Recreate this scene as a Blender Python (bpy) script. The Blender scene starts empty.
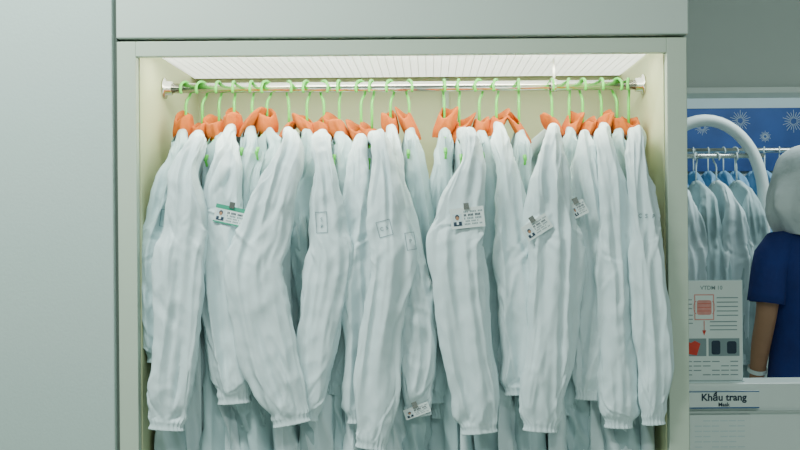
import bpy, math, random
from mathutils import Vector, Matrix, noise
from mathutils.bvhtree import BVHTree
random.seed(7)
S = bpy.context.scene
COL = S.collection
CAMZ = 1.45

# ---------------------------------------------------------------- materials
def mat(name, col, rough=0.6, var=0.0, vscale=4.0, bump=0.0, bscale=60.0, metal=0.0, emit=None, estr=0.0, stretch=None):
    m = bpy.data.materials.new(name); m.use_nodes = True
    nt = m.node_tree; b = nt.nodes['Principled BSDF']
    b.inputs['Base Color'].default_value = (*col, 1)
    b.inputs['Roughness'].default_value = rough
    b.inputs['Metallic'].default_value = metal
    tc = nt.nodes.new('ShaderNodeTexCoord')
    mp = nt.nodes.new('ShaderNodeMapping')
    nt.links.new(tc.outputs['Object'], mp.inputs[0])
    if stretch: mp.inputs['Scale'].default_value = stretch
    if var > 0:
        n = nt.nodes.new('ShaderNodeTexNoise'); n.inputs['Scale'].default_value = vscale
        n.inputs['Detail'].default_value = 4
        nt.links.new(mp.outputs[0], n.inputs['Vector'])
        r = nt.nodes.new('ShaderNodeValToRGB')
        r.color_ramp.elements[0].position = 0.3; r.color_ramp.elements[1].position = 0.7
        r.color_ramp.elements[0].color = (*[max(0, c*(1-var)) for c in col], 1)
        r.color_ramp.elements[1].color = (*[min(1, c*(1+var)) for c in col], 1)
        nt.links.new(n.outputs['Fac'], r.inputs[0]); nt.links.new(r.outputs[0], b.inputs['Base Color'])
    if bump > 0:
        n2 = nt.nodes.new('ShaderNodeTexNoise'); n2.inputs['Scale'].default_value = bscale
        n2.inputs['Detail'].default_value = 5
        nt.links.new(mp.outputs[0], n2.inputs['Vector'])
        bp = nt.nodes.new('ShaderNodeBump'); bp.inputs['Strength'].default_value = bump
        bp.inputs['Distance'].default_value = 0.01
        nt.links.new(n2.outputs['Fac'], bp.inputs['Height']); nt.links.new(bp.outputs[0], b.inputs['Normal'])
    if emit:
        b.inputs['Emission Color'].default_value = (*emit, 1); b.inputs['Emission Strength'].default_value = estr
    return m

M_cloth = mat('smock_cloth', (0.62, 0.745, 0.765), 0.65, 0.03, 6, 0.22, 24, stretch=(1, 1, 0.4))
M_cloth_shade = mat('smock_cloth_shaded', (0.40, 0.535, 0.55), 0.65, 0.03, 6, 0.22, 24, stretch=(1, 1, 0.4))  # same smock cloth, darkened: shade between garment layers put into the colour
M_blue = mat('smock_cloth_blue', (0.22, 0.44, 0.66), 0.85, 0.05, 6, 0.3, 22)
M_orange = mat('orange_collar_cloth', (0.52, 0.105, 0.0), 0.8, 0.12, 30, 0.3, 60)
M_green = mat('green_plastic', (0.12, 0.66, 0.08), 0.35, 0.05, 20)
M_lam = mat('laminate_cream', (0.46, 0.54, 0.44), 0.45, 0.02, 2, 0.03, 200)
M_lamin = mat('laminate_interior', (0.54, 0.57, 0.34), 0.5, 0.02, 2)
M_fascia = mat('fascia_panel', (0.48, 0.56, 0.51), 0.5, 0.02, 2)
M_wall = mat('painted_panel', (0.42, 0.52, 0.49), 0.6, 0.02, 1.5, 0.05, 150)
M_wallr = mat('wall_paint_grey', (0.52, 0.58, 0.56), 0.8, 0.02, 1.5, 0.05, 150)
M_dark = mat('seam_dark', (0.12, 0.15, 0.13), 0.8, 0.05, 4)
M_chrome = mat('chrome', (0.72, 0.72, 0.66), 0.22, 0.03, 10, metal=1.0)
M_diff = mat('light_diffuser', (0.9, 0.9, 0.85), 0.6, 0.01, 3, emit=(0.97, 1.0, 0.90), estr=3.6)
M_slat = mat('louvre_slat', (0.40, 0.43, 0.35), 0.5, 0.02, 5)
M_white = mat('white_plastic', (0.74, 0.82, 0.80), 0.45, 0.02, 5)
M_paper = mat('paper', (0.72, 0.80, 0.78), 0.7, 0.02, 8)
M_ink = mat('ink_dark', (0.02, 0.04, 0.07), 0.7, 0.05, 20)
M_inkblue = mat('ink_blue', (0.02, 0.10, 0.28), 0.6, 0.05, 20)
M_inkgrey = mat('ink_grey', (0.22, 0.30, 0.32), 0.7, 0.05, 20)
M_print = mat('print_grey', (0.14, 0.22, 0.25), 0.7, 0.05, 20)
M_cgreen = mat('card_green', (0.03, 0.32, 0.20), 0.5, 0.05, 20)
M_red = mat('print_red', (0.62, 0.05, 0.03), 0.6, 0.1, 40)
M_pink = mat('print_pink', (0.70, 0.30, 0.27), 0.6, 0.1, 60)
M_banner = mat('banner_blue', (0.02, 0.085, 0.30), 0.5, 0.25, 5)
M_tshirt = mat('tshirt_blue', (0.014, 0.030, 0.18), 0.85, 0.12, 10, 0.4, 30)
M_skin = mat('skin', (0.40, 0.21, 0.12), 0.55, 0.05, 20)
M_trous = mat('trousers_dark', (0.03, 0.035, 0.06), 0.8, 0.1, 10)
M_hood = mat('hood_cloth', (0.76, 0.82, 0.82), 0.85, 0.04, 10, 0.4, 30)
M_floor = mat('vinyl_floor', (0.42, 0.46, 0.42), 0.35, 0.06, 3)
M_ceil = mat('ceiling_paint', (0.75, 0.78, 0.75), 0.9, 0.02, 2)
M_acr = mat('acrylic', (0.62, 0.74, 0.76), 0.15, 0.02, 5)
M_eye = mat('eye', (0.02, 0.015, 0.01), 0.2, 0.02, 5)

# ---------------------------------------------------------------- helpers
class MB:
    """mesh builder collecting verts / faces / material indices"""
    def __init__(s): s.v = []; s.f = []; s.m = []; s.mats = []; s.sm = []
    def mi(s, m):
        if m not in s.mats: s.mats.append(m)
        return s.mats.index(m)
    def add(s, vs, fs, m, smooth=True):
        o = len(s.v); k = s.mi(m)
        s.v += [Vector(p) for p in vs]
        for f in fs:
            s.f.append([i+o for i in f]); s.m.append(k); s.sm.append(smooth)
    def box(s, x0, x1, y0, y1, z0, z1, m):
        c = [(x, y, z) for z in (z0, z1) for y in (y0, y1) for x in (x0, x1)]
        s.add(c, [(0,2,3,1),(4,5,7,6),(0,1,5,4),(2,6,7,3),(0,4,6,2),(1,3,7,5)], m, False)
    def grid(s, rows, m, closed=True, skip=None):
        n = len(rows[0]); vs = [p for r in rows for p in r]; fs = []
        for i in range(len(rows)-1):
            for j in range(n if closed else n-1):
                if skip and skip(i, j): continue
                k = (j+1) % n
                fs.append((i*n+j, i*n+k, (i+1)*n+k, (i+1)*n+j))
        s.add(vs, fs, m)
    def obj(s, name, origin=(0,0,0), parent=None, bevel=0):
        me = bpy.data.meshes.new(name); o = Vector(origin)
        me.from_pydata([tuple(p-o) for p in s.v], [], s.f)
        for m in s.mats: me.materials.append(m)
        me.polygons.foreach_set('material_index', s.m)
        me.polygons.foreach_set('use_smooth', s.sm)
        me.update()
        ob = bpy.data.objects.new(name, me); COL.objects.link(ob); ob.location = o
        if parent:
            ob.parent = parent; ob.location = o - parent.location
        if bevel:
            b = ob.modifiers.new('bev', 'BEVEL'); b.width = bevel; b.segments = 2; b.limit_method = 'ANGLE'
        return ob

def tube_pts(mb, pts, rad, m, seg=10, caps=True):
    pts = [Vector(p) for p in pts]; rows = []
    n = len(pts)
    if not hasattr(rad, '__len__'): rad = [rad]*n
    up = None
    for i, p in enumerate(pts):
        t = (pts[min(i+1, n-1)] - pts[max(i-1, 0)]).normalized()
        if up is None:
            up = Vector((1,0,0)) if abs(t.x) < 0.8 else Vector((0,0,1))
        u = (up - t*up.dot(t)).normalized(); up = u; v = t.cross(u)
        rows.append([p + (u*math.cos(a)+v*math.sin(a))*rad[i] for a in [2*math.pi*k/seg for k in range(seg)]])
    if caps:
        rows = [[pts[0]]*seg] + rows + [[pts[-1]]*seg]
    mb.grid(rows, m)

def catmull(P, n):
    out = []
    k = len(P)
    Q = [P[0]] + list(P) + [P[-1]]
    for i in range(n):
        g = i/(n-1)*(k-1); j = min(int(g), k-2); t = g-j
        a, b, c, d = Q[j], Q[j+1], Q[j+2], Q[j+3]
        out.append([0.5*((2*b[q]) + (-a[q]+c[q])*t + (2*a[q]-5*b[q]+4*c[q]-d[q])*t*t + (-a[q]+3*b[q]-3*c[q]+d[q])*t**3) for q in range(len(b))])
    return out

def text_mesh(body, size, bold=0.0, align='CENTER'):
    cu = bpy.data.curves.new('t', 'FONT'); cu.body = body; cu.size = size
    cu.align_x = align; cu.align_y = 'CENTER'; cu.offset = bold; cu.resolution_u = 3
    ob = bpy.data.objects.new('t', cu); COL.objects.link(ob)
    dg = bpy.context.evaluated_depsgraph_get()
    me = ob.evaluated_get(dg).to_mesh()
    vs = [v.co.copy() for v in me.vertices]; fs = [tuple(p.vertices) for p in me.polygons]
    bpy.data.objects.remove(ob)
    return vs, fs
def put_text(mb, body, size, m, x, y, z, bold=0.0, align='CENTER', tilt=0.0):
    vs, fs = text_mesh(body, size, bold, align)
    c, s_ = math.cos(tilt), math.sin(tilt)
    mb.add([(x + p.x*c - p.y*s_, y, z + p.x*s_ + p.y*c) for p in vs], fs, m, False)

# ---------------------------------------------------------------- smock
def smock(hx, ry, rz, sh, mid, cuff, w, dy, seed, res=1.0, cloth=None, hemz=0.62, name='cleanroom_smock', collar=True, drop=0.0):
    """hx: rail x; sh/mid/cuff: (x,z) of sleeve; w half width; dy depth of sleeve axis ahead of rail"""
    cloth = cloth or M_cloth
    rnd = random.Random(seed); mb = MB()
    nz = noise.noise
    ph = [rnd.uniform(0, 6.28) for _ in range(8)]
    so = Vector((seed*3.7, seed*1.3, 0))
    nk = rz - 0.112 - drop
    def sleeve(sgn, wv, lo=1.0):
        ys = ry - sgn*dy
        kx = rnd.uniform(-.010, .010); lean = rnd.uniform(-.5, .5)
        kw = rnd.uniform(.90, 1.04)
        P = [(hx, ry - sgn*0.02, nk-0.004, 0.012, 0.018),
             (hx*0.55+sh[0]*0.45, ry - sgn*(dy*.5), nk*0.58+sh[1]*0.42, 0.014, 0.019),
             (sh[0], ry - sgn*(dy-0.035), sh[1], 0.020, 0.023),
             (sh[0]*.72+mid[0]*.28+kx, ys, sh[1]*.72+mid[1]*.28, wv*0.56, 0.024),
             (sh[0]*.30+mid[0]*.70, ys, sh[1]*.30+mid[1]*.70, wv*0.84, 0.026),
             (mid[0]-kx*.5, ys-.006, mid[1], wv*.96, 0.026),
             (mid[0]*.5+cuff[0]*.5 + (mid[0]-sh[0])*0.10-kx, ys, mid[1]*.5+cuff[1]*.5, wv*0.92*kw, 0.026),
             (mid[0]*.13+cuff[0]*.87, ys, mid[1]*.13+cuff[1]*.87, wv*0.82*kw, 0.024),
             (cuff[0], ys, cuff[1], wv*0.62, 0.018)]
        N = int(180*res*lo); SG = int(120*res*lo)
        C = catmull(P, N); rows = []
        cr = []
        L = 0.72; circ = 2*math.pi*0.05
        for q in range(54 if lo == 1 else 20):
            t0 = rnd.uniform(.16, .97); th0 = rnd.uniform(0, circ)
            ang = rnd.gauss(0, .28)
            if abs(t0-.6) < .13: ang = rnd.choice((-1, 1))*rnd.uniform(.4, 1.25)
            elif t0 > .84: ang = rnd.choice((-1, 1))*rnd.uniform(.0, .9)
            sc = rnd.uniform(.4, 1)
            cr.append((th0, t0*L, math.cos(ang), math.sin(ang), rnd.uniform(.03, .10)*(.5+.5*sc) * (1 if abs(ang) < .5 else .55), rnd.uniform(.003, .0065)*sc+.0012, rnd.choice((-1, 1, 1))*rnd.uniform(.0025, .0070)*sc))
        last = C[-1]; d = Vector((C[-1][0]-C[-4][0], 0, C[-1][2]-C[-4][2])).normalized()
        tail = []
        for q, (dd, k) in enumerate([(0.003, .96), (0.006, .94), (0.010, .94), (0.013, .97), (0.016, 1.0), (0.018, 1.0), (0.014, .85), (0.0, .7)]):
            tail.append([last[0]+d.x*dd, last[1], last[2]+d.z*dd, last[3]*k, last[4]*k])
        C2 = C + tail
        for i, c in enumerate(C2):
            t = i/(N-1); j0, j1 = max(i-1, 0), min(i+1, N-1)
            if i >= N: T = Vector((d.x, 0, d.z))
            else: T = (Vector(C[j1][:3]) - Vector(C[j0][:3])).normalized()
            u = (Vector((1,0,0)) - T*T.x).normalized(); v = T.cross(u)
            p = Vector(c[:3]); row = []
            env = min(1, max(0, (t-0.08)/0.20))
            ec = math.exp(-((t-1.0)/0.05)**2) if t <= 1 else 1
            tl = t*L
            # outline wander, different on either side of the sleeve
            wl = .009*env*(1-ec)*nz(Vector((t*7, 3.1, seed*1.7)))*1.8; wr_ = .009*env*(1-ec)*nz(Vector((t*7, 9.4, seed*2.3)))*1.8
            act = [k for k in cr if abs(tl-k[1]) < k[4]*2.2]
            for s_ in range(SG):
                th = 2*math.pi*s_/SG
                ct, st = math.cos(th), math.sin(th)
                f3 = 1-2*abs(math.sin(1.5*th+ph[0]+1.6*t+.5*math.sin(5*t+ph[5])))
                gath = ec*0.05*math.sin(21*th+ph[4]+2*math.sin(6*t))
                k = 1 - env*.06*f3*(1-.5*ec) + gath
                cx = math.copysign(abs(ct)**.85, ct); sy = math.copysign(abs(st)**.75, st)
                lx = cx*c[3]*k + (wr_ if ct > 0 else wl)*abs(ct)
                q = p + u*lx + v*(sy*c[4]*k)
                # long hanging pleats running down from the shoulder
                pl = nz(Vector((lx*26/(.6+.8*t) + lean*t*3 + (5 if st < 0 else 0), tl*2.8, seed*.77)))
                pl2 = nz(Vector((lx*44 - lean*t*5, tl*6.5 + (9 if st < 0 else 0), seed*1.31)))
                dv = .017*(.30-abs(pl)*1.7) + .0080*(.30-abs(pl2)*1.7)
                n3 = 1-abs(nz(Vector((q.x*20-q.z*9, q.y*16, q.z*12+q.x*9)) + so*3))*3
                n4 = 1-abs(nz(Vector((q.x*38+q.z*14, q.y*30, q.z*20-q.x*14)) + so*4))*3
                dsp = 0.0020*n3 + .0011*n4
                sa = th*0.05
                for (a0, l0, ca, sa_, Ls, Ws, am) in act:
                    da = sa-a0
                    if da > circ/2: da -= circ
                    elif da < -circ/2: da += circ
                    dl = tl-l0
                    ac = -dl*sa_ + da*ca
                    if abs(ac) > .024: continue
                    al = dl*ca + da*sa_
                    dsp += am*math.exp(-(al/Ls)**2)*(math.exp(-abs(ac)/Ws) - .4*math.exp(-((ac-Ws*2.0)/Ws)**2))
                q += (u*ct + v*st)*(dsp*env*(1-.5*ec)) + v*(dv*env*(1-.8*ec)*st)
                row.append(q)
            rows.append(row)
        mb.grid([[Vector(C[0][:3])]*SG] + rows, cloth)
    sleeve(1, w)
    sleeve(-1, w*0.85, 0.4)
    # body
    N = int(100*res); SG = int(110*res); rows = []
    cx1 = hx*0.5 + (sh[0]*0.2+cuff[0]*0.3) + rnd.uniform(-.012, .012)
    for i in range(N+1):
        t = i/N; row = []
        for s_ in range(SG):
            th = 2*math.pi*s_/SG; ct, st = math.cos(th), math.sin(th)
            hy = 0.135 + 0.04*t
            hxr = 0.008 + 0.022*min(1, t*5)**0.6 + 0.020*t
            y = ry + hy*abs(st)**0.8*(1 if st > 0 else -1)
            zt = nk - 0.36*max(0, abs(y-ry)-0.03)
            z = zt*(1-t) + (hemz + 0.02*math.sin(th+ph[5]))*t
            xc = hx*(1-t) + cx1*t
            e = min(1, t*6)
            fx = 1 + e*0.34*math.sin(6*th+ph[6]+2*t) + e*0.20*math.sin(11*th+ph[7]-3*t)
            x = xc + ct*hxr*fx
            n1 = nz(Vector((x*22, y*14, z*3)) + so*1.5)
            n2 = 1-abs(nz(Vector((x*26+z*8, y*12, z*7)) + so))*2.6
            y += e*(0.030*n1 + 0.016*n2)*(1 if st > 0 else -1)*abs(st)
            x += e*(0.014*n1 + 0.009*n2)*ct
            row.append(Vector((x, y, z)))
        rows.append(row)
    mb.grid(rows, cloth)
    # stand collar, orange, double walled, slumped
    if collar:
        SG = 36; rows = []
        tx = rnd.uniform(-0.55, 0.55); ty = rnd.uniform(-0.35, 0.35)
        kk = rnd.uniform(.75, 1.15); hk = rnd.uniform(.75, 1.3)
        for (h, k) in [(-0.018, 1.0), (-.008, 1.08), (0.002, 1.10), (0.012, 1.04), (0.021, 0.98), (0.027, 0.92), (0.029, 0.82), (0.020, 0.72), (0.004, 0.72)]:
            row = []
            for s_ in range(SG):
                th = 2*math.pi*s_/SG
                f = 1 + 0.08*math.sin(3*th+ph[1]) + 0.06*math.sin(7*th+ph[2])
                x = math.cos(th)*0.0245*k*f*kk; y = math.sin(th)*0.044*k*f
                hh = h*(1.0 + 0.20*math.sin(2*th+ph[3]))*(hk if h > 0 else 1)
                row.append(Vector((hx + x + tx*hh, ry - 0.018 + y, nk + 0.004 + hh + tx*x*1.0 + y*(0.25+ty*.4))))
            rows.append(row)
        mb.grid(rows, M_orange)
    return mb.obj(name, origin=(hx, ry, nk))

def hanger(x, ry, rz, yaw, seed, m=None, rr=0.0125, drop=0.0):
    m = m or M_green
    mb = MB(); R = 0.0195; wr = 0.0034; zc = rr + wr - R
    pts = []
    for a in range(-35, 200, 15):
        A = math.radians(a); pts.append((0, -math.cos(A)*R, zc + math.sin(A)*R))
    b0 = -.112-drop
    pts += [(0, 0.012, zc-0.018), (0, 0.004, zc-0.027), (0, 0, zc-0.040), (0, 0, -0.075), (0, 0, b0)]
    tube_pts(mb, pts, wr, m, 8)
    def A_(y, z): return (0, y, b0+.098+z)
    arm = [A_(0.150, -0.172), A_(0.12, -0.152), A_(0.06, -0.120), A_(0.015, -0.102), A_(0, -0.100), A_(-0.015, -0.102), A_(-0.06, -0.120), A_(-0.12, -0.152), A_(-0.150, -0.172)]
    tube_pts(mb, arm, 0.0045, m, 8)
    tube_pts(mb, [A_(-0.150, -0.172), A_(-0.135, -0.186), A_(0.135, -0.186), A_(0.150, -0.172)], 0.003, m, 8)
    c, s_ = math.cos(yaw), math.sin(yaw)
    out = []
    for p in mb.v:
        k = max(0, min(1, (p.z+0.085)/0.03))
        out.append(Vector((-p.y*s_*k + p.x*(1 if k < .5 else c), p.y*((1-k)+c*k) + p.x*s_*k, p.z)))
    mb.v = [v + Vector((x, ry, rz)) for v in out]
    return mb.obj('clothes_hanger', origin=(x, ry, rz))

# ---------------------------------------------------------------- wardrobe
RY, RZ = 0.22, 1.7965
w = MB()
w.box(-0.641, -0.598, 0.0, 0.60, 0.0, 1.872, M_lam)
w.box(0.609, 0.6545, 0.0, 0.60, 0.0, 1.872, M_lam)
w.box(-0.598, 0.609, 0.0, 0.02, 1.838, 1.872, M_lam)        # top lip
w.box(-0.641, 0.6545, 0.02, 0.60, 1.872, 1.877, M_lamin)     # top board
w.box(-0.598, 0.609, 0.58, 0.60, 0.08, 1.872, M_lamin)      # back
w.box(-0.598, 0.609, 0.02, 0.60, 0.08, 0.10, M_lamin)       # base
w.box(-0.598, 0.609, 0.03, 0.05, 0.0, 0.08, M_lam)
w.box(-0.598, -0.595, 0.022, 0.58, 0.10, 1.870, M_lamin)    # inner liners
w.box(0.606, 0.609, 0.022, 0.58, 0.10, 1.870, M_lamin)
w.box(0.105, 0.125, 0.570, 0.58, 0.10, 1.870, M_lam)        # centre batten
ward = w.obj('wardrobe', bevel=0.002)
l = MB()
l.box(-0.585, 0.600, 0.03, 0.50, 1.864, 1.870, M_diff)
for i in range(29):
    y = 0.035 + i*0.016
    l.box(-0.585, 0.600, y, y+0.0028, 1.8632, 1.864, M_slat)
for i in range(60):
    x = -0.58 + i*0.02
    l.box(x, x+.0012, .032, .498, 1.8636, 1.864, M_slat)
l.obj('ceiling_light_panel')
r = MB()
tube_pts(r, [(-0.594, RY, RZ), (0.605, RY, RZ)], 0.0125, M_chrome, 24)
for sx, d in ((-0.594, 1), (0.605, -1)):
    tube_pts(r, [(sx, RY, RZ), (sx+d*0.004, RY, RZ), (sx+d*0.005, RY, RZ), (sx+d*0.02, RY, RZ)], [0.026, 0.026, 0.018, 0.017], M_chrome, 24)
r.box(0.377, 0.383, RY-0.004, RY+0.004, RZ+0.012, 1.863, M_chrome)
tube_pts(r, [(0.373, RY, RZ), (0.387, RY, RZ)], 0.0155, M_chrome, 20)
r.obj('hanging_rail')

F, Mi, B = 0.222, 0.170, 0.115
G = [
 (-.548, (-.516,1.620), (-.572,1.385), (-.560,1.155), .050, Mi, 1),
 (-.506, (-.470,1.640), (-.497,1.370), (-.532,1.008), .061, F, 0),
 (-.463, (-.420,1.628), (-.440,1.345), (-.445,1.035), .048, B, 1),
 (-.424, (-.404,1.635), (-.418,1.430), (-.388,1.060), .058, .185, 0),
 (-.378, (-.350,1.628), (-.360,1.370), (-.352,1.000), .044, .145, 1),
 (-.340, (-.300,1.628), (-.330,1.340), (-.335,1.080), .046, B, 1),
 (-.283, (-.250,1.640), (-.326,1.345), (-.252,1.018), .066, F, 0),
 (-.237, (-.222,1.628), (-.218,1.390), (-.168,1.035), .048, B, 1),
 (-.193, (-.182,1.640), (-.152,1.360), (-.222,1.026), .052, .195, 0),
 (-.154, (-.138,1.628), (-.108,1.320), (-.150,1.070), .046, .135, 1),
 (-.098, (-.094,1.632), (-.106,1.370), (-.100,1.010), .044, Mi, 0),
 (-.070, (-.048,1.640), (-.020,1.350), (-.068,0.962), .055, F, 0),
 (-.022, (-.012,1.628), (.018,1.310), (.037,1.028), .048, .185, 0),
 (.026, (.030,1.628), (.062,1.320), (.076,1.050), .044, .140, 1),
 (.116, (.104,1.628), (.084,1.370), (.098,1.010), .048, B, 1),
 (.154, (.166,1.645), (.132,1.380), (.176,0.995), .064, F, 0),
 (.206, (.196,1.628), (.216,1.345), (.210,1.050), .046, .140, 1),
 (.250, (.240,1.632), (.264,1.345), (.266,1.075), .046, .185, 0),
 (.308, (.288,1.628), (.300,1.345), (.308,0.990), .046, .130, 1),
 (.393, (.350,1.645), (.345,1.380), (.316,0.998), .061, F, 0),
 (.437, (.400,1.628), (.402,1.320), (.380,1.020), .046, .140, 1),
 (.472, (.430,1.632), (.450,1.320), (.432,1.062), .048, .180, 0),
 (.520, (.474,1.640), (.500,1.298), (.498,1.000), .050, .20, 0),
 (.560, (.514,1.628), (.530,1.320), (.536,1.060), .044, .140, 1),
 (.590, (.548,1.640), (.558,1.345), (.572,1.012), .040, F, 0),
]
smocks = []
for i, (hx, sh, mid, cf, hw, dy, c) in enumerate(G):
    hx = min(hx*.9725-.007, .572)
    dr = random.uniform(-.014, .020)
    o = smock(hx, RY, RZ, sh, mid, cf, hw, dy, 11+i*5, cloth=[M_cloth, M_cloth_shade][c], hemz=0.55+0.05*math.sin(i*2.1), drop=dr)  # deeper-hung smocks mostly get the cloth with painted-in shade
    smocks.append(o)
    hanger(hx, RY, RZ, random.uniform(-0.7, 0.7), i, drop=dr)

# prints / cards laid on the front-most cloth
bpy.context.view_layer.update()
def bvh(o):
    me = o.data
    return BVHTree.FromPolygons([o.matrix_world @ v.co for v in me.vertices], [tuple(p.vertices) for p in me.polygons])
trees = [bvh(o) for o in smocks]
def front(x, z):
    best = None
    for k, t in enumerate(trees):
        h = t.ray_cast(Vector((x, -0.5, z)), Vector((0, 1, 0)))
        if h[0] and (best is None or h[0].y < best[0]): best = (h[0].y, k)
    return best
def sleeve_print(x, z, tilt, boxes, letters):
    hit = front(x, z)
    if not hit: return
    k = hit[1]; t = trees[k]; mb = MB()
    c, s_ = math.cos(tilt), math.sin(tilt)
    def conform(vs):
        out = []
        for p in vs:
            X = x + p[0]*c - p[1]*s_; Z = z + p[0]*s_ + p[1]*c
            h = t.ray_cast(Vector((X, -0.5, Z)), Vector((0, 1, 0)))
            y = h[0].y if h[0] else hit[0]
            out.append((X, y-0.0015, Z))
        return out
    for (cx, cz, bw, bh) in boxes:
        for (x0, x1, z0, z1) in ((-bw, bw, bh-.0012, bh), (-bw, bw, -bh, -bh+.0012), (-bw, -bw+.0012, -bh, bh), (bw-.0012, bw, -bh, bh)):
            n = 10; vs = []; fs = []
            for a in range(n+1):
                f = a/n
                if abs(x1-x0) > abs(z1-z0): vs += [(cx+x0+(x1-x0)*f, cz+z0), (cx+x0+(x1-x0)*f, cz+z1)]
                else: vs += [(cx+x0, cz+z0+(z1-z0)*f), (cx+x1, cz+z0+(z1-z0)*f)]
            for a in range(n): fs.append((2*a, 2*a+2, 2*a+3, 2*a+1))
            mb.add(conform(vs), fs, M_print, False)
    for (ch, lx, lz, sz) in letters:
        vs, fs = text_mesh(ch, sz, 0.0)
        mb.add(conform([(p.x+lx, p.y+lz) for p in vs]), fs, M_print, False)
    mb.obj('sleeve_print', origin=(x, hit[0], z), parent=smocks[k])
sleeve_print(-.178, 1.458, 0.05, [(0, 0, .013, .024)], [('S', 0, .006, .012), ('P', 0.0, -.010, .012)])
sleeve_print(-.034, 1.443, 0.25, [(0, 0, .016, .018)], [('C', -.006, 0, .012), ('S', .006, 0, .012)])
sleeve_print(.024, 1.414, 0.15, [(0, 0, .011, .020)], [('P', 0, 0, .012)])
sleeve_print(.553, 1.466, -0.05, [], [('C', -.013, 0, .013), ('S', 0.001, 0, .013), ('P', .015, 0, .013)])
sleeve_print(-.540, 1.47, -0.2, [(0, 0, .011, .020)], [])

def id_card(x, z, tilt, W, H, style):
    hit = front(x, z); k = hit[1]
    ys = [front(x+a*W*.35, z+b*H*.35) for a in (-1, 0, 1) for b in (-1, 0, 1)]
    y = min(h[0] for h in ys if h) - 0.004
    mb = MB(); mb.box(-W/2, W/2, 0, .0015, -H/2, H/2, M_paper)
    e = -0.0004
    def rect(x0, x1, z0, z1, m, d=0): mb.add([(x0, e-d, z0), (x1, e-d, z0), (x1, e-d, z1), (x0, e-d, z1)], [(0, 1, 2, 3)], m, False)
    if style == 0: rect(-W/2, W/2, H*.28, H/2, M_cgreen); rect(-W/2, W/2, -H/2, -H*.42, M_cgreen)
    px = -W*.30
    rect(px-W*.14, px+W*.14, -H*.36, H*.22, M_acr)
    def disc(cx, cz, rx, rz, m, d):
        mb.add([(cx+rx*math.cos(a*.3927), e-d, cz+rz*math.sin(a*.3927)) for a in range(16)], [tuple(range(16))], m, False)
    disc(px, H*.06, W*.065, H*.13, M_ink, .0002); disc(px, H*.01, W*.05, H*.10, M_skin, .0004)
    rect(px-W*.12, px+W*.12, -H*.36, -H*.16, M_ink, .0003)
    rect(px-W*.03, px+W*.03, -H*.30, -H*.14, M_paper, .0005)
    for q, (a, wd, th) in enumerate([(.30, .30, .05), (.14, .26, .07), (-.02, .30, .06), (-.16, .22, .045), (-.30, .28, .045)]):
        if style == 0 and q == 0: continue
        n = 12; x0 = -W*.10
        for b in range(n):
            xx = x0 + b*wd*1.9*W/n
            if (b+q) % 5 == 3: continue
            rect(xx, xx+wd*1.3*W/n, H*(a-th), H*(a+th*.6), M_ink if q == 1 else M_inkgrey)
    mb.box(-.006, .006, -.003, .002, H/2-.004, H/2+.010, M_chrome)
    c, s_ = math.cos(tilt), math.sin(tilt)
    mb.v = [Vector((x + p.x*c - p.z*s_, y + p.y, z + p.x*s_ + p.z*c)) for p in mb.v]
    mb.obj('id_badge', origin=(x, y, z), parent=smocks[k])
id_card(-.386, 1.475, -.22, .072, .042, 0)
id_card(.152, 1.466, .10, .076, .046, 1)
id_card(.307, 1.443, .55, .064, .036, 1)
id_card(.405, 1.484, .45, .034, .034, 1)
id_card(.035, 1.025, .35, .060, .024, 1)

# ---------------------------------------------------------------- room shell
def wallbox(name, *a, m=M_wall, bevel=0):
    b = MB(); b.box(*a, m); return b.obj(name, bevel=bevel)
wallbox('floor', -3, 3.4, -3.2, 3.0, -0.1, 0, m=M_floor)
wallbox('ceiling', -3, 3.4, -3.2, 3.0, 2.8, 2.9, m=M_ceil)
wallbox('wall_left', -3, -0.648, -0.012, 0.60, 0, 2.8, m=M_wall, bevel=.003)
wallbox('trim_1', -0.648, -0.642, 0.006, 0.60, 0, 2.8, m=M_dark)
wallbox('wall_fascia', -0.641, 0.6585, -0.004, 0.60, 1.879, 2.8, m=M_fascia, bevel=.003)
wallbox('wall_right_upper', 0.6595, 3.4, 0.40, 0.48, 1.812, 2.8, m=M_wallr, bevel=.003)
wallbox('wall_right_lower', 0.6595, 3.4, 0.40, 0.50, 0, 1.018, m=M_white, bevel=.006)
wallbox('trim_2', 0.6595, 3.4, 0.392, 0.40, 0.94, 0.945, m=M_wallr)
wallbox('wall_far', -0.7, 3.4, 2.9, 3.0, 0, 2.8, m=M_wallr)
wallbox('wall_back', -0.7, 0.66, 0.62, 0.66, 0, 2.8, m=M_wallr)
wallbox('wall_side', 3.3, 3.4, -3.2, 2.9, 0, 2.8, m=M_wallr)
wf = MB()
wf.box(0.66, 3.3, 0.385, 0.495, 1.796, 1.812, M_white)
wf.obj('window_1', bevel=.002)

# ---------------------------------------------------------------- banner with fireworks
b = MB()
BX0, BX1, BY = 1.0, 3.25, 2.88
b.box(BX0, BX1, BY, BY+.012, 1.72, 2.05, M_banner)
b.box(BX0, BX1, BY-.003, BY+.012, 2.05, 2.12, M_acr)
for (cx, cz, rr) in ((1.70, 1.985, .055), (1.98, 1.98, .06), (1.83, 1.90, .03), (2.3, 1.95, .06), (1.50, 1.95, .04)):
    for k in range(20):
        a = k*math.pi/10; r0 = rr*.25; r1 = rr*(1 if k % 2 else .8)
        dx, dz = math.cos(a), math.sin(a); nx, nz_ = -dz*.0009, dx*.0009
        b.add([(cx+dx*r0+nx, BY-.002, cz+dz*r0+nz_), (cx+dx*r0-nx, BY-.002, cz+dz*r0-nz_), (cx+dx*r1-nx, BY-.002, cz+dz*r1-nz_), (cx+dx*r1+nx, BY-.002, cz+dz*r1+nz_)], [(0, 1, 2, 3)], M_acr, False)
b.obj('blue_banner')

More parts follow.
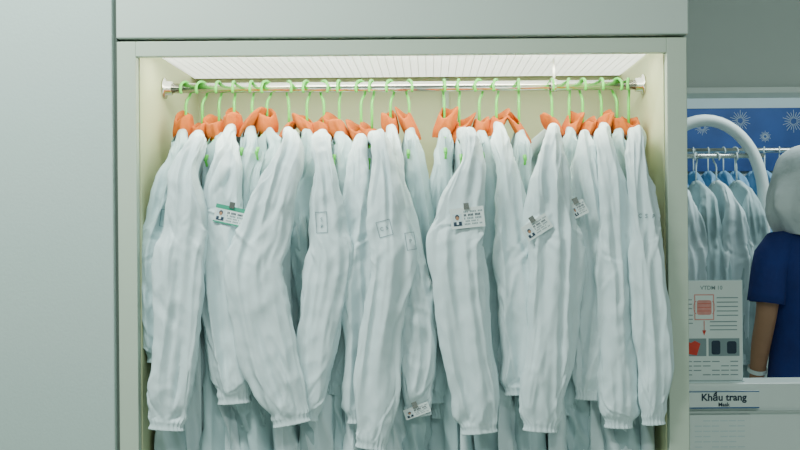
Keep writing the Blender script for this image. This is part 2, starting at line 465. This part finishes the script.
# far rack of blue smocks
fr = MB(); FY, FZ = 2.50, 1.80
tube_pts(fr, [(1.05, FY, FZ), (3.1, FY, FZ)], .0125, M_chrome, 12)
for x in (1.05, 3.1):
    tube_pts(fr, [(x, FY, FZ), (x, FY, .02)], .014, M_white, 12)
    tube_pts(fr, [(x, FY-.25, .02), (x, FY+.25, .02)], .016, M_white, 12)
fr.obj('garment_rail')
for i in range(15):
    x = 1.20 + i*0.072 + random.uniform(-.01, .01)
    smock(x, FY, FZ, (x-.01, FZ-.18), (x+random.uniform(-.03, .03), FZ-.45), (x+random.uniform(-.02, .02), FZ-.78), .05, .20, 200+i, res=.4, cloth=M_blue, hemz=.7, collar=False)
    hanger(x, FY, FZ, random.uniform(-.6, .6), i, m=M_acr)

# arched rack
a = MB(); AY = 1.72; AXC, AW, AT = 1.185, 0.235, 1.865
pts = [(AXC+AW, AY, .03), (AXC+AW, AY, 1.0), (AXC+AW, AY, AT-AW*1.35)]
for k in range(1, 24):
    an = math.pi*k/24; pts.append((AXC+AW*math.cos(an), AY, AT-AW*1.35 + AW*1.35*math.sin(an)))
pts += [(AXC-AW, AY, AT-AW*1.35), (AXC-AW, AY, 1.0), (AXC-AW, AY, .03)]
tube_pts(a, pts, .024, M_white, 16)
for s_ in (-1, 1): tube_pts(a, [(AXC+s_*AW, AY-.25, .02), (AXC+s_*AW, AY+.25, .02)], .02, M_white, 12)
tube_pts(a, [(AXC-AW, AY, 1.72), (AXC+AW, AY, 1.72)], .010, M_chrome, 12)
a.obj('arched_clothes_rack')
for i in range(4):
    x = AXC - .12 + i*.082
    smock(x, AY, 1.72, (x+.005, 1.55), (x+random.uniform(-.02, .04), 1.30), (x+random.uniform(-.01, .03), .92), .068, .17, 300+i, res=.6, cloth=[M_cloth, M_cloth_shade][i % 2], hemz=.62, collar=False)
    hanger(x, AY, 1.72, random.uniform(-.6, .6), i, rr=.010, m=M_acr)

# ---------------------------------------------------------------- person (hood, t-shirt, seen from behind)
def person(px, py, yaw):
    mb = MB()
    def ell(rows, m, SG=40, fold=0.0, skip=None):
        R = []
        for (x, y, z, rx, ry_) in rows:
            row = []
            for s_ in range(SG):
                th = 2*math.pi*s_/SG
                k = 1 + fold*(math.sin(5*th+z*14)*.5 + math.sin(9*th-z*22)*.35)
                row.append(Vector((x+math.cos(th)*rx*k, y+math.sin(th)*ry_*k, z)))
            R.append(row)
        mb.grid(R, m, skip=skip)
    me = bpy.data.meshes.new('b'); V = []; E = []; RAD = []
    def v(p, r, par=None):
        V.append(p); RAD.append(r if isinstance(r, tuple) else (r, r))
        if par is not None: E.append((par, len(V)-1))
        return len(V)-1
    pel = v((0, 0, .93), (.125, .095)); wa = v((0, 0, 1.06), (.11, .082), pel); ch = v((0, 0, 1.25), (.12, .09), wa)
    uc = v((0, 0, 1.35), (.09, .07), ch); nk = v((.010, .005, 1.45), .048, uc); hd = v((.022, -.005, 1.50), .05, nk)
    for s_ in (-1, 1):
        sh = v((s_*.140, 0, 1.370), .048, uc); ua = v((s_*.172, .005, 1.27), .042, sh); el = v((s_*.190, .012, 1.150), .035, ua)
        fa = v((s_*.190, -.02, 1.05), .033, el); wr = v((s_*.182, -.055, .935), .024, fa); pm = v((s_*.178, -.07, .885), (.020, .034), wr); pe = v((s_*.177, -.078, .845), (.017, .034), pm)
        hp = v((s_*.085, 0, .87), .092, pel); kn = v((s_*.095, -.01, .49), .058, hp); an = v((s_*.10, .01, .10), .040, kn); ft = v((s_*.11, -.13, .04), .036, an)
    me.from_pydata(V, E, []); ob = bpy.data.objects.new('b', me); COL.objects.link(ob)
    sk = ob.modifiers.new('s', 'SKIN'); sk.use_smooth_shade = True
    for i, r_ in enumerate(RAD): me.skin_vertices[0].data[i].radius = r_
    me.skin_vertices[0].data[0].use_root = True
    ss = ob.modifiers.new('u', 'SUBSURF'); ss.levels = 2; ss.render_levels = 2
    dg = bpy.context.evaluated_depsgraph_get(); em = ob.evaluated_get(dg).to_mesh()
    vs = [q.co.copy() for q in em.vertices]; fs = [tuple(p.vertices) for p in em.polygons]
    lo = []; hi = []; sh_ = []
    for f in fs:
        c = sum((vs[i] for i in f), Vector())/len(f)
        if abs(c.x) < .145 and c.z < .96 or c.z < .7: (lo if c.z > .09 else sh_).append(f)
        else: hi.append(f)
    mb.add(vs, hi, M_skin); mb.add(vs, lo, M_trous); mb.add(vs, sh_, M_ink)
    bpy.data.objects.remove(ob)
    for s_ in (-1, 1):
        for q, (dy, L, r0) in enumerate([(-.030, .068, .0085), (-.010, .076, .009), (.010, .071, .0085), (.028, .056, .0075)]):
            x0 = s_*.177; y0 = -.078+dy; z0 = .848
            tube_pts(mb, [(x0, y0, z0), (x0, y0-.002, z0-L*.35), (x0-s_*.006, y0-.004, z0-L*.62), (x0-s_*.016, y0-.004, z0-L*.85), (x0-s_*.024, y0-.004, z0-L*.97)], [r0, r0, r0*.95, r0*.85, r0*.55], M_skin, 10)
        tube_pts(mb, [(s_*.176, -.090, .888), (s_*.171, -.112, .868), (s_*.165, -.124, .842), (s_*.161, -.128, .820)], [.013, .0115, .0105, .007], M_skin, 10)
    tube_pts(mb, [(.184, -.047, .972), (.183, -.052, .958)], [.031, .031], M_white, 20, caps=False)
    ell([(0, .005, 1.445, .066, .058), (0, .005, 1.435, .080, .066), (0, .0, 1.415, .115, .080), (0, 0, 1.385, .148, .092), (0, 0, 1.33, .160, .108), (0, 0, 1.25, .160, .116),
         (0, 0, 1.15, .150, .112), (0, 0, 1.06, .150, .112), (0, 0, .97, .160, .118), (0, 0, .88, .168, .124), (0, 0, .865, .168, .124), (0, 0, .87, .160, .116)], M_tshirt, 56, .035)
    for s_ in (-1, 1):
        P = [(s_*.08, 0, 1.392, .035), (s_*.130, 0, 1.372, .056), (s_*.160, .003, 1.335, .060), (s_*.175, .006, 1.28, .059), (s_*.186, .010, 1.22, .059), (s_*.190, .010, 1.19, .060), (s_*.190, .010, 1.195, .053)]
        tube_pts(mb, [p[:3] for p in P], [p[3] for p in P], M_tshirt, 24, caps=False)
    HX = .028
    R = []; SG = 32
    for i in range(25):
        ph = math.pi*i/24; z = math.cos(ph)
        row = []
        for s_ in range(SG):
            th = 2*math.pi*s_/SG; rr = math.sin(ph)
            x = .074*rr*math.cos(th); y = .094*rr*math.sin(th)
            if z < 0: x *= 1+.22*z; y = y*(1+.12*z) - .008*(-z)
            zz = 1.575 + .112*z
            if y < 0:
                y -= .020*math.exp(-(x/.012)**2-((zz-1.558)/.016)**2) + .006*math.exp(-(x/.03)**2-((zz-1.475)/.014)**2) + .004*math.exp(-(x/.022)**2-((zz-1.517)/.006)**2)
            row.append(Vector((x+HX, y, zz)))
        R.append(row)
    mb.grid(R, M_skin)
    for s_ in (-1, 1):
        c = Vector((HX+s_*.030, -.080, 1.582)); rows = []
        for i in range(9):
            ph = math.pi*i/8
            rows.append([c + Vector((.012*math.sin(ph)*math.cos(t), .008*math.sin(ph)*math.sin(t), .006*math.cos(ph))) for t in [k*math.pi/6 for k in range(12)]])
        mb.grid(rows, M_eye)
    mb.box(HX-.02, HX+.02, -.098, -.090, 1.515, 1.518, M_red)
    hr = [(HX-.01, .01, 1.706, .002, .002), (HX-.01, .01, 1.704, .03, .035), (HX-.01, .01, 1.692, .060, .075), (HX-.006, .01, 1.665, .088, .106), (HX, .014, 1.62, .106, .120), (HX+.004, .02, 1.57, .118, .130), (HX+.010, .026, 1.52, .128, .136),
          (HX+.012, .030, 1.485, .128, .138), (HX+.004, .030, 1.455, .118, .134), (HX-.006, .026, 1.430, .110, .126), (HX-.014, .020, 1.412, .106, .120), (HX-.02, .016, 1.402, .104, .116), (HX-.02, .016, 1.400, .098, .110)]
    H = catmull(hr, 61); SG = 96; rows = []
    for i, (x, y, z, rx, ry_) in enumerate(H):
        row = []
        for s_ in range(SG):
            th = 2*math.pi*s_/SG; g = min(1, max(0, (1.66-z)/.16))
            k = 1 + g*(.065*(1-2*abs(math.sin(3.5*th+z*6))) + .04*math.sin(11*th-z*25)) + .03*noise.noise(Vector((math.cos(th)*2, math.sin(th)*2, z*18)))
            row.append(Vector((x+math.cos(th)*rx*k, y+math.sin(th)*ry_*k, z + g*.012*math.sin(3*th+1))))
        rows.append(row)
    def skip(i, j):
        th = 2*math.pi*(j+.5)/SG; z = H[i][2]
        return 1.49 < z < 1.65 and abs(th-1.5*math.pi) < .62
    mb.grid(rows, M_hood, skip=skip)
    Rm = Matrix.Rotation(yaw, 4, 'Z')
    mb.v = [Rm @ p + Vector((px, py, 0)) for p in mb.v]
    return mb.obj('person', origin=(px, py, 0))
person(1.335, 1.0, math.radians(196))

# ---------------------------------------------------------------- signs at the low wall
s = MB(); Y = 0.386
s.box(.754, .944, Y, .3995, .954, 1.000, M_paper)
s.box(.754, .944, Y-.0008, Y, .954, .957, M_inkblue); s.box(.754, .944, Y-.0008, Y, .9975, 1.000, M_inkblue)
put_text(s, 'Khẩu trang', .0265, M_ink, .849, Y-.0012, .983, bold=.0007)
put_text(s, 'Mask', .0145, M_ink, .849, Y-.0012, .964, bold=.0004)
s.obj('shelf_label_sign')
p = MB()
p.box(.760, .923, .394, .3998, .80, .935, M_paper)
for i in range(8):
    for j in range(6):
        if (i*5+j*3) % 7 == 0: continue
        p.box(.773+j*.023, .773+j*.023+.019, .3932, .394, .918-i*.014, .9205-i*.014, M_acr)
p.obj('notice_sheet')
d = MB(); Y = .430; OX = -.012
d.box(.762+OX, .926+OX, Y, Y+.002, 1.022, 1.292, M_paper)
d.box(.760+OX, .928+OX, Y+.002, Y+.005, 1.018, 1.294, M_acr)
d.box(.760+OX, .928+OX, Y-.012, Y+.055, 1.018, 1.021, M_acr)
e = Y-.0006
def R(x0, x1, z0, z1, m, dd=0): d.add([(x0+OX, e-dd, z0), (x1+OX, e-dd, z0), (x1+OX, e-dd, z1), (x0+OX, e-dd, z1)], [(0, 1, 2, 3)], m, False)
def RR(x0, x1, z0, z1, rad, m, dd=0):
    pts = []
    for (cx, cz, a0) in ((x1-rad, z1-rad, 0), (x0+rad, z1-rad, 90), (x0+rad, z0+rad, 180), (x1-rad, z0+rad, 270)):
        for q in range(5):
            A = math.radians(a0+q*22.5); pts.append((cx+OX+rad*math.cos(A), e-dd, cz+rad*math.sin(A)))
    d.add(pts, [tuple(range(len(pts)))], m, False)
put_text(d, 'VTDM 10', .015, M_inkgrey, .843+OX, e, 1.273, bold=.0002)
R(.796, .850, 1.186, 1.256, M_pink, 0); R(.799, .847, 1.189, 1.253, M_paper, .0001)
RR(.803, .843, 1.200, 1.240, .006, M_pink, .0003)                      # face mask picture
for k in range(3): R(.805, .841, 1.210+k*.010, 1.2112+k*.010, M_red, .0005)
for q in (-1, 1):
    for k in range(8):
        A0, A1 = math.radians(-80+k*20), math.radians(-60+k*20)
        cx = .823+q*.020; f = lambda A, rr: (cx+OX+q*rr*.5*math.cos(A), e-.0004, 1.220+rr*math.sin(A))
        d.add([f(A0, .017), f(A1, .017), f(A1, .0185), f(A0, .0185)], [(0, 1, 2, 3)], M_red, False)
for k in range(3): R(.765, .790, 1.240-k*.012, 1.2425-k*.012, M_inkgrey)
for k in range(5): R(.857, .915, 1.245-k*.012, 1.2475-k*.012, M_inkgrey)
for k in range(3): R(.766, .792, 1.198-k*.011, 1.2005-k*.011, M_inkgrey)
R(.8215, .8235, 1.156, 1.184, M_red)
d.add([(.817+OX, e, 1.158), (.8225+OX, e, 1.144), (.828+OX, e, 1.158)], [(0, 1, 2)], M_red, False)
R(.768, .828, 1.088, 1.136, M_inkgrey); d.add([(x+OX, e-.0003, z) for x, z in ((.770, 1.130), (.780, 1.094), (.802, 1.090), (.812, 1.122), (.797, 1.130), (.786, 1.124))], [(0, 1, 2, 3, 4, 5)], M_red, False)
R(.834, .918, 1.088, 1.136, M_inkgrey)
RR(.842, .866, 1.092, 1.130, .006, M_ink, .0002); RR(.884, .910, 1.094, 1.128, .006, M_ink, .0002)
for k in range(3): R(.838, .912, 1.180-k*.011, 1.1825-k*.011, M_inkgrey)
for k in range(4):
    for j in range(6):
        if (k+j) % 5 != 4: R(.768+j*.025, .789+j*.025, 1.072-k*.012, 1.0745-k*.012, M_inkgrey)
d.obj('instruction_sheet')

# ---------------------------------------------------------------- lights
def area(name, loc, sx, sy, power, col, rot=(0, 0, 0)):
    L = bpy.data.lights.new(name, 'AREA'); L.shape = 'RECTANGLE'; L.size = sx; L.size_y = sy; L.energy = power; L.color = col
    o = bpy.data.objects.new(name, L); o.location = loc; o.rotation_euler = rot; COL.objects.link(o); return o
area('ceiling_lamp', (-0.9, -0.80, 2.76), 1.0, .2, 64, (.89, 1.0, .95))
area('ceiling_lamp_rear', (0.6, -2.3, 2.76), 1.3, .25, 36, (.89, 1.0, .95))
area('wardrobe_strip_lamp', (0.0, .10, 1.855), 1.1, .06, 4.6, (1.0, 1.0, .80))
area('far_room_lamp', (1.9, 1.4, 2.76), 1.2, .6, 34, (.82, .97, .98))
W = bpy.data.worlds.new('w'); S.world = W; W.use_nodes = True
W.node_tree.nodes['Background'].inputs[0].default_value = (.76, .97, .91, 1)
W.node_tree.nodes['Background'].inputs[1].default_value = .24

cam = bpy.data.cameras.new('cam'); cam.sensor_width = 36; cam.lens = 43.56; cam.shift_x = -0.0375
co = bpy.data.objects.new('camera', cam); COL.objects.link(co)
co.location = (0.068, -2.2, CAMZ); co.rotation_euler = (math.radians(90), math.radians(0.45), 0)
S.camera = co
